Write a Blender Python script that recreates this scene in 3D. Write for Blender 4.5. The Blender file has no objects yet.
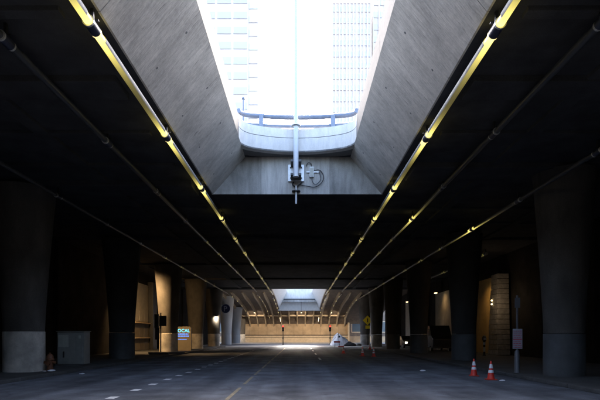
import bpy, bmesh, math, random
from mathutils import Vector, Matrix
R = math.radians
random.seed(7)
scn = bpy.context.scene
C = scn.collection

# ------------------------------------------------------------------ camera
EYE = 1.7
cam = bpy.data.cameras.new('camera')
camo = bpy.data.objects.new('camera', cam); C.objects.link(camo)
camo.location = (0, 0, EYE); camo.rotation_euler = (R(90), 0, 0)
cam.sensor_width = 36; cam.lens = 30; cam.shift_y = 0.225
cam.clip_start = 0.05; cam.clip_end = 6000
scn.camera = camo

# ------------------------------------------------------------------ sky and sun
SUN_AZ, SUN_EL = R(3), R(38)
w = bpy.data.worlds.new('World'); scn.world = w; w.use_nodes = True
nt = w.node_tree; nt.nodes.clear()
sky = nt.nodes.new('ShaderNodeTexSky'); sky.sky_type = 'NISHITA'; sky.sun_disc = False
sky.sun_elevation = SUN_EL; sky.sun_rotation = SUN_AZ; sky.air_density = 0.8; sky.dust_density = 5.0; sky.ozone_density = 0.5
bg = nt.nodes.new('ShaderNodeBackground'); bg.inputs[1].default_value = 0.15
wo = nt.nodes.new('ShaderNodeOutputWorld')
nt.links.new(sky.outputs[0], bg.inputs[0]); nt.links.new(bg.outputs[0], wo.inputs[0])
sl = bpy.data.lights.new('sun', 'SUN'); sl.energy = 0.9; sl.angle = R(11); sl.color = (1, 0.94, 0.85)
so = bpy.data.objects.new('sun', sl); C.objects.link(so)
sd = Vector((math.sin(SUN_AZ)*math.cos(SUN_EL), math.cos(SUN_AZ)*math.cos(SUN_EL), math.sin(SUN_EL)))
so.rotation_euler = (-sd).to_track_quat('-Z', 'Y').to_euler(); so.location = (30, 60, 60)
scn.view_settings.view_transform = 'Standard'; scn.view_settings.look = 'None'
scn.view_settings.gamma = 1; scn.view_settings.use_curve_mapping = False
scn.view_settings.exposure = 3.8
scn.cycles.use_denoising = True
scn.cycles.max_bounces = 8; scn.cycles.diffuse_bounces = 5
scn.cycles.sample_clamp_indirect = 4.0

# ------------------------------------------------------------------ materials
def mat(name, col, rough=0.8, metal=0.0, var=0.0, scale=3.0, stretch=(1, 1, 1), bump=0.0, emit=None, estr=0.0, col2=None, stain=0.0, fine=0.0, spec=0.5):
    m = bpy.data.materials.new(name); m.use_nodes = True
    n = m.node_tree.nodes; l = m.node_tree.links
    b = n['Principled BSDF']
    b.inputs['Roughness'].default_value = rough; b.inputs['Metallic'].default_value = metal
    b.inputs['Specular IOR Level'].default_value = spec
    b.inputs['Base Color'].default_value = (*col, 1)
    if var > 0 or col2:
        g = n.new('ShaderNodeNewGeometry')
        mp = n.new('ShaderNodeMapping'); mp.inputs['Scale'].default_value = stretch
        l.new(g.outputs['Position'], mp.inputs['Vector'])
        t = n.new('ShaderNodeTexNoise'); t.inputs['Scale'].default_value = scale; t.inputs['Detail'].default_value = 8; t.inputs['Roughness'].default_value = 0.65
        l.new(mp.outputs[0], t.inputs['Vector'])
        r = n.new('ShaderNodeValToRGB'); r.color_ramp.elements[0].position = 0.32; r.color_ramp.elements[1].position = 0.70
        c2 = col2 or tuple(min(1, c*(1+var)) for c in col)
        c1 = tuple(c*(1-var) for c in col)
        r.color_ramp.elements[0].color = (*c1, 1); r.color_ramp.elements[1].color = (*c2, 1)
        l.new(t.outputs['Fac'], r.inputs[0])
        out = r.outputs[0]
        if stain > 0:
            t2 = n.new('ShaderNodeTexNoise'); t2.inputs['Scale'].default_value = 0.55; t2.inputs['Detail'].default_value = 6
            l.new(g.outputs['Position'], t2.inputs['Vector'])
            r2 = n.new('ShaderNodeValToRGB'); r2.color_ramp.elements[0].position = 0.36; r2.color_ramp.elements[1].position = 0.62
            r2.color_ramp.elements[0].color = (1-stain,)*3 + (1,); r2.color_ramp.elements[1].color = (1, 1, 1, 1)
            l.new(t2.outputs['Fac'], r2.inputs[0])
            mx = n.new('ShaderNodeMix'); mx.data_type = 'RGBA'; mx.blend_type = 'MULTIPLY'; mx.inputs[0].default_value = 1
            l.new(out, mx.inputs[6]); l.new(r2.outputs[0], mx.inputs[7]); out = mx.outputs[2]
        if fine > 0:
            t3 = n.new('ShaderNodeTexNoise'); t3.inputs['Scale'].default_value = 45; t3.inputs['Detail'].default_value = 3
            l.new(g.outputs['Position'], t3.inputs['Vector'])
            r3 = n.new('ShaderNodeValToRGB'); r3.color_ramp.elements[0].position = 0.38; r3.color_ramp.elements[1].position = 0.65
            r3.color_ramp.elements[0].color = (1-fine,)*3 + (1,); r3.color_ramp.elements[1].color = (1, 1, 1, 1)
            l.new(t3.outputs['Fac'], r3.inputs[0])
            mx = n.new('ShaderNodeMix'); mx.data_type = 'RGBA'; mx.blend_type = 'MULTIPLY'; mx.inputs[0].default_value = 1
            l.new(out, mx.inputs[6]); l.new(r3.outputs[0], mx.inputs[7]); out = mx.outputs[2]
        l.new(out, b.inputs['Base Color'])
        if bump > 0:
            bp = n.new('ShaderNodeBump'); bp.inputs['Strength'].default_value = bump; bp.inputs['Distance'].default_value = 0.02
            l.new(t.outputs['Fac'], bp.inputs['Height']); l.new(bp.outputs[0], b.inputs['Normal'])
    if emit:
        b.inputs['Emission Color'].default_value = (*emit, 1); b.inputs['Emission Strength'].default_value = estr
    return m

def board_mat(name, col, dark):
    """concrete cast against boards that run up the slope: every board its own tone, plus grain along it and stray scratches"""
    m = bpy.data.materials.new(name); m.use_nodes = True
    n = m.node_tree.nodes; l = m.node_tree.links; b = n['Principled BSDF']; b.inputs['Roughness'].default_value = 0.85
    g = n.new('ShaderNodeNewGeometry')
    def noise(sc, scale, det=6, rough=0.6):
        mp = n.new('ShaderNodeMapping'); mp.inputs['Scale'].default_value = sc; l.new(g.outputs['Position'], mp.inputs['Vector'])
        t = n.new('ShaderNodeTexNoise'); t.inputs['Scale'].default_value = scale; t.inputs['Detail'].default_value = det; t.inputs['Roughness'].default_value = rough
        l.new(mp.outputs[0], t.inputs['Vector']); return t.outputs['Fac']
    def ramp(x, p0, p1, c0, c1):
        r = n.new('ShaderNodeValToRGB'); r.color_ramp.elements[0].position = p0; r.color_ramp.elements[1].position = p1
        r.color_ramp.elements[0].color = (*c0, 1); r.color_ramp.elements[1].color = (*c1, 1); l.new(x, r.inputs[0]); return r.outputs[0]
    def mul(a, c):
        mx = n.new('ShaderNodeMix'); mx.data_type = 'RGBA'; mx.blend_type = 'MULTIPLY'; mx.inputs[0].default_value = 1
        l.new(a, mx.inputs[6]); l.new(c, mx.inputs[7]); return mx.outputs[2]
    streak = noise((0.5, 3.4, 0.5), 1.0, 9, 0.72)
    base = ramp(streak, 0.33, 0.68, tuple(c*dark for c in col), col)
    scr = noise((1.3, 9.0, 1.3), 1.0, 5, 0.65)
    base = mul(base, ramp(scr, 0.29, 0.37, (0.40, 0.40, 0.40), (1, 1, 1)))
    big = noise((1, 1, 1), 0.9, 8, 0.7)
    base = mul(base, ramp(big, 0.34, 0.64, (0.66, 0.66, 0.66), (1, 1, 1)))
    fine = noise((1, 1, 1), 9, 6, 0.7)
    base = mul(base, ramp(fine, 0.3, 0.6, (0.82, 0.82, 0.82), (1, 1, 1)))
    l.new(base, b.inputs['Base Color'])
    bp = n.new('ShaderNodeBump'); bp.inputs['Strength'].default_value = 0.6; bp.inputs['Distance'].default_value = 0.03
    l.new(scr, bp.inputs['Height']); l.new(bp.outputs[0], b.inputs['Normal'])
    return m

def tube_mat(name, strength, seg, fall=1.0, ends='se'):
    """light guide: a lamp in each coupling feeds the tube, the glow fades with the distance from it"""
    m = bpy.data.materials.new(name); m.use_nodes = True
    n = m.node_tree.nodes; l = m.node_tree.links; b = n['Principled BSDF']
    b.inputs['Base Color'].default_value = (0.20, 0.195, 0.175, 1) if strength > 0.05 else (0.06, 0.063, 0.07, 1); b.inputs['Roughness'].default_value = 0.3
    if strength > 0:
        tc = n.new('ShaderNodeTexCoord'); sp = n.new('ShaderNodeSeparateXYZ'); l.new(tc.outputs['Object'], sp.inputs[0])
        def mth(op, a, c=None):
            q = n.new('ShaderNodeMath'); q.operation = op
            for i, v in enumerate((a, c)):
                if v is None: continue
                if isinstance(v, (int, float)): q.inputs[i].default_value = v
                else: l.new(v, q.inputs[i])
            return q.outputs[0]
        y = sp.outputs['Y']
        e1 = mth('POWER', 2.718, mth('MULTIPLY', y, -1/fall))
        e2 = mth('POWER', 2.718, mth('MULTIPLY', mth('SUBTRACT', seg, y), -1/(fall*0.8)))
        s = mth('MULTIPLY', mth('ADD', e1, e2) if ends == 'se' else (e1 if ends == 's' else e2), strength)
        b.inputs['Emission Color'].default_value = (1.0, 0.82, 0.20, 1)
        l.new(s, b.inputs['Emission Strength'])
    return m

M = {}
M['asphalt'] = mat('asphalt', (0.172, 0.183, 0.205), 0.95, var=0.4, scale=0.6, bump=0.2, fine=0.4, stain=0.35, spec=0.15)
def asphalt_wear(m):
    n = m.node_tree.nodes; l = m.node_tree.links; b = n['Principled BSDF']
    src = b.inputs['Base Color'].links[0].from_socket
    g = n.new('ShaderNodeNewGeometry'); mp = n.new('ShaderNodeMapping'); mp.inputs['Scale'].default_value = (0.9, 0.035, 1)
    l.new(g.outputs['Position'], mp.inputs['Vector'])
    t = n.new('ShaderNodeTexNoise'); t.inputs['Scale'].default_value = 1.0; t.inputs['Detail'].default_value = 6; l.new(mp.outputs[0], t.inputs['Vector'])
    r = n.new('ShaderNodeValToRGB'); r.color_ramp.elements[0].position = .36; r.color_ramp.elements[1].position = .64
    r.color_ramp.elements[0].color = (.62, .62, .62, 1); r.color_ramp.elements[1].color = (1.15, 1.15, 1.15, 1); l.new(t.outputs['Fac'], r.inputs[0])
    v = n.new('ShaderNodeTexVoronoi'); v.feature = 'DISTANCE_TO_EDGE'; v.inputs['Scale'].default_value = .22
    tw = n.new('ShaderNodeTexNoise'); tw.inputs['Scale'].default_value = .8; tw.inputs['Detail'].default_value = 5; l.new(g.outputs['Position'], tw.inputs['Vector'])
    ad = n.new('ShaderNodeVectorMath'); ad.operation = 'ADD'; l.new(g.outputs['Position'], ad.inputs[0]); l.new(tw.outputs['Color'], ad.inputs[1]); l.new(ad.outputs[0], v.inputs['Vector'])
    r2 = n.new('ShaderNodeValToRGB'); r2.color_ramp.elements[0].position = .002; r2.color_ramp.elements[1].position = .010
    r2.color_ramp.elements[0].color = (.80, .80, .80, 1); r2.color_ramp.elements[1].color = (1, 1, 1, 1); l.new(v.outputs['Distance'], r2.inputs[0])
    for o in (r.outputs[0], r2.outputs[0]):
        mx = n.new('ShaderNodeMix'); mx.data_type = 'RGBA'; mx.blend_type = 'MULTIPLY'; mx.inputs[0].default_value = 1
        l.new(src, mx.inputs[6]); l.new(o, mx.inputs[7]); src = mx.outputs[2]
    l.new(src, b.inputs['Base Color'])
asphalt_wear(M['asphalt'])
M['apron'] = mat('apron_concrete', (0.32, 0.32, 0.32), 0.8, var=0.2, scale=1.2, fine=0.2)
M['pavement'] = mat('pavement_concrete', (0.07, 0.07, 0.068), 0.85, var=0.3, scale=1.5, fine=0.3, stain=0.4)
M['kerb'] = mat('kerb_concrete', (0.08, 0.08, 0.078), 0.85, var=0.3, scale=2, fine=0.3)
M['paint_white'] = mat('road_paint_white', (0.70, 0.70, 0.68), 0.7, var=0.3, scale=9)
M['paint_yellow'] = mat('road_paint_yellow', (0.22, 0.18, 0.11), 0.7, var=0.6, scale=6)
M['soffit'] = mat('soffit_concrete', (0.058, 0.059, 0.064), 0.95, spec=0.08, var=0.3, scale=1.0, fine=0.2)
M['deck_top'] = mat('deck_top', (0.2, 0.2, 0.2), 0.9, var=0.2, scale=2)
M['board_l'] = board_mat('board_marked_concrete', (0.64, 0.59, 0.515), 0.76)
M['end_wall'] = mat('end_wall_concrete', (0.33, 0.315, 0.29), 0.85, var=0.28, scale=1.6, stretch=(2.2, 1, 0.5), bump=0.15, fine=0.2, stain=0.3)
M['end_wall_light'] = mat('end_wall_repaired', (0.47, 0.45, 0.415), 0.85, var=0.22, scale=2.0, stretch=(3, 1, 0.35), bump=0.1, fine=0.15, stain=0.25)
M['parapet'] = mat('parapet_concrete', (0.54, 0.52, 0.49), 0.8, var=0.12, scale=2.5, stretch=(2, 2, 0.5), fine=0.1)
M['parapet_dimmed'] = mat('parapet_concrete_dimmed', (0.10, 0.097, 0.093), 0.85, var=0.15, scale=2.5, stretch=(1, 2, 0.5), fine=0.15, stain=0.2)  # parapet colour darkened so strong sky light does not burn it out
M['groove'] = mat('joint_shadow', (0.12, 0.12, 0.12), 0.9)
M['rail'] = mat('rail_paint', (0.15, 0.18, 0.24), 0.45, var=0.15, scale=4)
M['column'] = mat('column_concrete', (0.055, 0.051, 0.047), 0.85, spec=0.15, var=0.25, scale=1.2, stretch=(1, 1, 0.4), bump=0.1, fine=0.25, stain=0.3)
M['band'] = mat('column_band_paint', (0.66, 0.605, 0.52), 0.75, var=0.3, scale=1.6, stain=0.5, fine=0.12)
M['column_lit'] = mat('column_concrete_lit', (0.15, 0.135, 0.118), 0.85, spec=0.15, var=0.25, scale=1.2, stretch=(1, 1, 0.4), bump=0.1, fine=0.25, stain=0.3)  # brightness of the lit columns put into a lighter shaft colour
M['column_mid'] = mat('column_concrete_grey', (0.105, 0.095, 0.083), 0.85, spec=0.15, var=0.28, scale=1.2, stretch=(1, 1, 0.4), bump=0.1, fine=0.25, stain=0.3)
M['band_dark'] = mat('column_band_dark', (0.085, 0.088, 0.088), 0.8, var=0.2, scale=2, stain=0.4, fine=0.15)  # darker copy of the band colour, chosen column by column
M['white_col'] = mat('column_white_paint', (0.60, 0.60, 0.59), 0.7, var=0.1, scale=2, stretch=(1, 1, 0.3))
M['galv'] = mat('galvanised_steel', (0.55, 0.56, 0.57), 0.4, metal=0.3, var=0.12, scale=8)
M['pole_white'] = mat('pole_paint', (0.46, 0.48, 0.50), 0.4, var=0.06, scale=6)
M['black'] = mat('black_metal', (0.02, 0.02, 0.022), 0.45, var=0.3, scale=6)
M['navy'] = mat('coupling_housing', (0.03, 0.035, 0.06), 0.35, var=0.2, scale=10)
M['housing'] = mat('guide_housing', (0.26, 0.255, 0.24), 0.6, metal=0.0, var=0.15, scale=6)
M['oldpipe'] = mat('unlit_guide', (0.06, 0.063, 0.07), 0.4, var=0.2, scale=4)
M['glint'] = mat('lamp_ring', (0.8, 0.7, 0.3), 0.3, emit=(1.0, 0.80, 0.35), estr=0.1)
M['ring'] = mat('flange_ring', (0.65, 0.64, 0.60), 0.3, metal=0.5)
M['tan'] = mat('tan_wall', (0.48, 0.34, 0.20), 0.85, var=0.18, scale=1.0, fine=0.12, stain=0.25)
M['tan_light'] = mat('tan_ledge', (0.56, 0.43, 0.28), 0.8, var=0.15, scale=2)
M['rib'] = mat('rib_concrete', (0.42, 0.33, 0.22), 0.85, var=0.2, scale=2)
M['shell'] = mat('shell_concrete', (0.13, 0.10, 0.075), 0.9, var=0.3, scale=1.5)
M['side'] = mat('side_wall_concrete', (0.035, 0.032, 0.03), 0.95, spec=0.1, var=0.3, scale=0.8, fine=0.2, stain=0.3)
M['plaster'] = mat('pale_plaster', (0.45, 0.41, 0.34), 0.85, var=0.15, scale=1.5)
M['gold'] = mat('ochre_plaster', (0.42, 0.30, 0.14), 0.85, var=0.15, scale=1.5)
M['stone'] = mat('grey_stone', (0.27, 0.25, 0.22), 0.85, var=0.3, scale=4, bump=0.2)
M['glass'] = mat('window_glass', (0.08, 0.10, 0.11), 0.1)
M['cab'] = mat('cabinet_paint', (0.20, 0.20, 0.18), 0.5, var=0.12, scale=4)
M['cab_light'] = mat('cabinet_panel', (0.34, 0.34, 0.29), 0.5, var=0.1, scale=5)
M['rust'] = mat('hydrant_paint', (0.12, 0.042, 0.015), 0.6, var=0.3, scale=12)
M['paper'] = mat('paper', (0.75, 0.75, 0.77), 0.8)
M['cone'] = mat('cone_orange', (0.66, 0.040, 0.022), 0.5, var=0.12, scale=10)
M['cone_base'] = mat('cone_rubber', (0.55, 0.04, 0.02), 0.6, var=0.2, scale=10)
M['reflect'] = mat('reflective_collar', (0.85, 0.85, 0.85), 0.35)
M['sign_white'] = mat('sign_face', (0.30, 0.30, 0.33), 0.5)
M['sign_red'] = mat('sign_print', (0.45, 0.04, 0.08), 0.5)
M['sign_back'] = mat('sign_back', (0.09, 0.09, 0.095), 0.5)
M['blue'] = mat('blue_disc', (0.012, 0.022, 0.075), 0.5)
M['letter'] = mat('letter_grey', (0.42, 0.45, 0.52), 0.5)
M['cyan'] = mat('lit_cyan', (0.02, 0.3, 0.4), 0.5, emit=(0.12, 0.75, 1.0), estr=0.14)
M['blue_lit'] = mat('lit_blue', (0.02, 0.1, 0.4), 0.5, emit=(0.12, 0.30, 1.0), estr=0.09)
M['white_lit'] = mat('lit_white', (0.8, 0.8, 0.8), 0.5, emit=(1, 0.9, 0.75), estr=0.14)
M['kiosk'] = mat('kiosk_tan', (0.19, 0.155, 0.10), 0.6, var=0.1, scale=3)
M['red_lit'] = mat('signal_red_lens', (0.5, 0.02, 0.02), 0.3, emit=(1.0, 0.05, 0.03), estr=.25)
M['lens_dark'] = mat('signal_dark_lens', (0.02, 0.02, 0.02), 0.2)
M['lamp'] = mat('lamp_lens', (0.9, 0.8, 0.6), 0.3, emit=(1.0, 0.72, 0.36), estr=.6)
M['lamp_w'] = mat('lamp_lens_white', (0.9, 0.9, 0.8), 0.3, emit=(1.0, 0.90, 0.70), estr=.5)
M['tarp'] = mat('white_tarp', (0.9, 0.9, 0.9), 0.6, var=0.08, scale=2)
M['dark_cloth'] = mat('dark_cloth', (0.03, 0.03, 0.032), 0.9, var=0.4, scale=4)
M['sign_yellow'] = mat('sign_yellow', (0.88, 0.66, 0.02), 0.5)
M['sign_blk'] = mat('sign_black_print', (0.03, 0.03, 0.02), 0.5)
M['barrier_red'] = mat('barrier_red', (0.65, 0.03, 0.02), 0.5)
M['car'] = mat('dark_car_paint', (0.02, 0.022, 0.026), 0.25)
M['tyre'] = mat('tyre_rubber', (0.02, 0.02, 0.02), 0.8)
M['b_pale'] = mat('pale_facade', (0.64, 0.605, 0.57), 0.8)
M['b_warm'] = mat('pale_warm_facade', (0.66, 0.60, 0.54), 0.8)
M['b_mull'] = mat('pale_fin', (0.60, 0.55, 0.51), 0.7)
M['b_glass'] = mat('tower_glass', (0.44, 0.445, 0.445), 0.3)
M['b_glass2'] = mat('tower_glass_pale', (0.54, 0.525, 0.505), 0.3)

# ------------------------------------------------------------------ mesh helpers
class MB:
    def __init__(s): s.v = []; s.f = []; s.smooth = False
    def quad(s, a, b, c, d):
        i = len(s.v); s.v += [a, b, c, d]; s.f.append((i, i+1, i+2, i+3)); return s
    def hexa(s, p):                      # 8 corners, bottom ring then top ring, both counter-clockwise from above
        i = len(s.v); s.v += list(p)
        for f in ((3, 2, 1, 0), (4, 5, 6, 7), (0, 1, 5, 4), (1, 2, 6, 5), (2, 3, 7, 6), (3, 0, 4, 7)):
            s.f.append(tuple(i+k for k in f))
        return s
    def box(s, x0, x1, y0, y1, z0, z1):
        return s.hexa([(x0, y0, z0), (x1, y0, z0), (x1, y1, z0), (x0, y1, z0), (x0, y0, z1), (x1, y0, z1), (x1, y1, z1), (x0, y1, z1)])
    def prism(s, poly, axis, a, b):      # polygon in the plane across axis, from a to b
        n = len(poly); i = len(s.v)
        for t in (a, b):
            for (p, q) in poly:
                s.v.append({'y': (p, t, q), 'x': (t, p, q), 'z': (p, q, t)}[axis])
        s.f.append(tuple(range(i, i+n))); s.f.append(tuple(range(i+2*n-1, i+n-1, -1)))
        for k in range(n):
            k2 = (k+1) % n
            s.f.append((i+k, i+n+k, i+n+k2, i+k2))
        return s
    def tube(s, path, r, n=10, caps=True, a0=0.0, a1=2*math.pi):
        path = [Vector(p) for p in path]; i = len(s.v); N = len(path)
        rr = r if isinstance(r, (list, tuple)) else [r]*N
        full = abs((a1-a0)-2*math.pi) < 1e-6
        m = n if full else n+1
        up = None
        for k, p in enumerate(path):
            d = (path[min(k+1, N-1)]-path[max(k-1, 0)]).normalized()
            if up is None:
                up = Vector((0, 0, 1)) if abs(d.z) < 0.9 else Vector((0, 1, 0))
            sd_ = d.cross(up).normalized(); u2 = sd_.cross(d).normalized()
            if abs(d.z) >= 0.9 or True: up = u2
            for j in range(m):
                a = a0+(a1-a0)*j/n
                s.v.append(tuple(p+sd_*math.cos(a)*rr[k]+u2*math.sin(a)*rr[k]))
        for k in range(N-1):
            for j in range(n):
                j2 = (j+1) % m if full else j+1
                s.f.append((i+k*m+j, i+k*m+j2, i+(k+1)*m+j2, i+(k+1)*m+j))
        if caps and full:
            s.f.append(tuple(i+j for j in range(m-1, -1, -1))); s.f.append(tuple(i+(N-1)*m+j for j in range(m)))
        return s
    def lathe(s, prof, n=24, c=(0, 0, 0), sq=(1, 1)):
        i = len(s.v); N = len(prof)
        for (r, z) in prof:
            for j in range(n):
                a = 2*math.pi*j/n; s.v.append((c[0]+r*math.cos(a)*sq[0], c[1]+r*math.sin(a)*sq[1], c[2]+z))
        for k in range(N-1):
            for j in range(n):
                j2 = (j+1) % n; s.f.append((i+k*n+j, i+k*n+j2, i+(k+1)*n+j2, i+(k+1)*n+j))
        s.f.append(tuple(i+j for j in range(n-1, -1, -1))); s.f.append(tuple(i+(N-1)*n+j for j in range(n)))
        return s

def root_loc(o):
    v = Vector((0, 0, 0))
    while o is not None: v += o.location; o = o.parent
    return v
def obj(name, mb, m, parent=None, bevel=0.0, smooth=False, loc=None, fix=True):
    """one mesh object; coordinates in mb are world coordinates unless loc is given"""
    me = bpy.data.meshes.new(name)
    off = Vector(loc) if loc is not None else (root_loc(parent) if parent else Vector((0, 0, 0)))
    vs = mb.v if loc is not None else [(x-off.x, y-off.y, z-off.z) for x, y, z in mb.v]
    me.from_pydata(vs, [], mb.f); me.update()
    if fix:
        bm = bmesh.new(); bm.from_mesh(me)
        bmesh.ops.recalc_face_normals(bm, faces=bm.faces)
        if bevel > 0:
            bmesh.ops.bevel(bm, geom=[e for e in bm.edges if e.calc_face_angle(0) > 0.6], offset=bevel, segments=2, affect='EDGES', profile=0.6)
        bm.to_mesh(me); bm.free()
    if smooth:
        for p in me.polygons: p.use_smooth = True
        try: me.set_sharp_from_angle(angle=R(35))
        except Exception: pass
    me.materials.append(m if isinstance(m, bpy.types.Material) else M[m])
    o = bpy.data.objects.new(name, me); C.objects.link(o)
    if parent: o.parent = parent
    if loc is not None: o.location = Vector(loc) - (root_loc(parent) if parent else Vector((0, 0, 0)))
    return o
def tag(o, label, cat, group=None):
    o['label'] = label; o['category'] = cat; o['kind'] = 'thing'
    if group: o['group'] = group
    return o
def thing(name, label, cat, loc=(0, 0, 0), group=None):
    o = bpy.data.objects.new(name, None); C.objects.link(o); o.location = loc; o.empty_display_size = 0.2
    return tag(o, label, cat, group)
def struct(name, mb, m, **k):
    o = obj(name, mb, m, **k); o['kind'] = 'structure'; return o
def copy_tree(o, parent=None):
    c = o.copy(); C.objects.link(c); c.parent = parent
    for ch in list(o.children): copy_tree(ch, c)
    return c
def text_mesh(s, size):
    cu = bpy.data.curves.new('text', 'FONT'); cu.body = s; cu.size = size; cu.extrude = 0.004; cu.align_x = 'LEFT'
    to = bpy.data.objects.new('text', cu)
    me = bpy.data.meshes.new_from_object(to)
    bpy.data.objects.remove(to); bpy.data.curves.remove(cu)
    return me

# ------------------------------------------------------------------ ground
struct('ground', MB().box(-1500, 1500, -1200, 2500, -0.5, 0.0), 'asphalt')
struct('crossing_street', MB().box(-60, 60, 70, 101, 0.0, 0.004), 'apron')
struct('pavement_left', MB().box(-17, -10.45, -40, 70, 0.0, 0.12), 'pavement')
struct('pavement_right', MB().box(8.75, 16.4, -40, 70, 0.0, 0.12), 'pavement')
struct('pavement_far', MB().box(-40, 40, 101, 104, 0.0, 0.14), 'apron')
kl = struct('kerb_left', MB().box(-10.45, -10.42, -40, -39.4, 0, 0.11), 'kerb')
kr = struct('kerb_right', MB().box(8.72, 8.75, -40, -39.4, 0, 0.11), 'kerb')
def kerbstones(par, x0, x1):
    mb = MB().box(x0, x1, 0, 2.38, 0, 0.13)
    first = None
    for k in range(27):
        y = 4+k*2.4
        if first is None:
            first = obj('kerbstone', mb, 'kerb', par, bevel=0.02, loc=(0, y, 0))
        else:
            o = first.copy(); C.objects.link(o); o.parent = par; o.location = (0, y, random.uniform(-.006, .006))
kerbstones(kl, -10.45, -10.25); kerbstones(kr, 8.55, 8.75)

# painted markings (4 mm proud of the asphalt)
mk = struct('road_markings', MB().box(-5.2, -4.93, 10.0, 10.38, 0.002, 0.005), 'paint_white')
for k in range(24):
    y = 11.45+k*1.85+random.uniform(-.06, .06)
    a = random.uniform(-.02, .02)
    obj('guide_dash', MB().box(-5.18+a, -4.94+a, y, y+random.uniform(.36, .5), 0.002, 0.005), 'paint_white', mk)
for k in range(5):
    y = 34+k*9
    obj('lane_dash', MB().box(1.33, 1.47, y, y+3.2, 0.002, 0.005), 'paint_white', mk)
for k in range(14):
    y = 9+k*4.1
    obj('centre_line', MB().box(-1.98, -1.87, y, y+random.uniform(2.9, 4.08), 0.002, 0.005), 'paint_yellow', mk)

# ------------------------------------------------------------------ the viaduct
ZS, ZL, ZT = 8.2, 9.9, 10.95        # soffit, ledge under the parapet, parapet top
XLb, XRb, XLt, XRt = -4.06, 3.80, -2.58, 2.38
Y0, Y1 = -16.0, 23.05                # first opening
Y2, Y3 = 71.0, 96.0                 # second opening
via = thing('viaduct', 'wide dark concrete viaduct overhead with two slot openings to the sky', 'viaduct', (0, 0, 0))
def zs(y):
    if y <= 72: return ZS
    t = min(1, (y-72)/32.0); return 4.0+(ZS-4.0)*math.sqrt(max(0, 1-t**1.7))
YC = 72.0
# slabs either side of the openings, back and middle slab
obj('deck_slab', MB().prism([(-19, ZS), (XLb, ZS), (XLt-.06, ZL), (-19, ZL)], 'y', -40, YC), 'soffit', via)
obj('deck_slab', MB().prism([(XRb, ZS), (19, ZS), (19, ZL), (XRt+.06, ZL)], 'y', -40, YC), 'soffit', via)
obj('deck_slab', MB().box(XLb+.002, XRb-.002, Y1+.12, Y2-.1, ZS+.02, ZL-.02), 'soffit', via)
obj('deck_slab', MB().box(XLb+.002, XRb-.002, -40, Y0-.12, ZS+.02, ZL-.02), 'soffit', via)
# sloping walls of the openings, cast in lengths
def slope_wall(side, ya, yb, drop=0.0):
    xb, xt = (XLb, XLt) if side < 0 else (XRb, XRt)
    s = -side                         # towards the opening
    poly = [(xb, ZS-.01), (xb+s*.05, ZS-.01), (xt+s*.05, ZL), (xt, ZL)]
    obj('opening_wall', MB().prism(poly, 'y', ya, yb), 'board_l', via, bevel=0.006)
for (a, b, n) in ((Y0, Y1, 3), (Y2, YC, 1)):
    L = (b-a)/n
    for k in range(n):
        for s in (-1, 1): slope_wall(s, a+k*L+.008, a+(k+1)*L-.008)
for sd_ in (-1, 1):
    xb_, xt_ = (XLb, XLt) if sd_ < 0 else (XRb, XRt)
    for yy_ in (10.2, 12.9, 15.6, 18.3, 21.4):
        for f in (.22, .74):
            xx = xb_+(xt_-xb_)*f-sd_*.052; zz = ZS+(ZL-ZS)*f
            nrm = Vector((-sd_*(ZL-ZS), 0, -(abs(xb_-xt_)))).normalized(); c_ = Vector((xx, yy_+random.uniform(-.1, .1), zz))
            obj('tie_hole', MB().tube([c_-nrm*.02, c_+nrm*.006], .034, 10), 'groove', via)
# transverse beams and caps under the slabs
for y in (1.5, 13.0, 33.8, 45.8, 57.8, 69.0):
    obj('cross_beam', MB().box(-19, XLb-.55, y-.5, y+.5, ZS-.16, ZS+.02), 'soffit', via, bevel=.02)
    obj('cross_beam', MB().box(XRb+.55, 19, y-.5, y+.5, ZS-.16, ZS+.02), 'soffit', via, bevel=.02)
for y in (33.8, 45.8, 57.8):
    obj('cross_beam', MB().box(XLb-.5, XRb+.5, y-.5, y+.5, ZS-.14, ZS+.02), 'soffit', via, bevel=.02)
for y in (7.0, 10.0, 16.0, 19.0, 25.5, 29.0):
    for xa_, xb_ in ((-19, XLb-.7), (XRb+.7, 19)):
        obj('stiffener', MB().box(xa_, xb_, y-.14, y+.14, ZS-.10, ZS+.02), 'soffit', via, bevel=.015)
for x in (-14.5, -8.2, 7.4, 12.4):
    obj('girder', MB().box(x-.22, x+.22, -38, 70, ZS-.115, ZS+.02), 'soffit', via, bevel=.02)
obj('cap_beam', MB().box(-19, XLb-.5, 21.0, 22.6, ZS-.22, ZS+.02), 'soffit', via, bevel=.03)
obj('cap_beam', MB().box(XRb+.5, 19, 18.8, 20.4, ZS-.22, ZS+.02), 'soffit', via, bevel=.03)
# end walls of the openings: three cast panels
def end_wall(y, z0, z1, t=.12):
    for (xa, xb, m) in ((XLb-.02, -1.80, 'end_wall'), (-1.79, 1.37, 'end_wall_light'), (1.38, XRb+.02, 'end_wall')):
        def xl(x, z):
            f = (z-ZS)/(ZL-ZS)
            lo = XLb+(XLt-XLb)*f; hi = XRb+(XRt-XRb)*f
            return min(max(x, lo-.02), hi+.02)
        mb = MB().hexa([(xa, y, z0), (xb, y, z0), (xb, y+t, z0), (xa, y+t, z0),
                        (xl(xa, z1), y, z1), (xl(xb, z1), y, z1), (xl(xb, z1), y+t, z1), (xl(xa, z1), y+t, z1)])
        obj('end_wall_panel', mb, m, via)
end_wall(Y1, ZS-.005, ZL)
end_wall(Y0-.12, ZS-.005, ZL)
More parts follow.
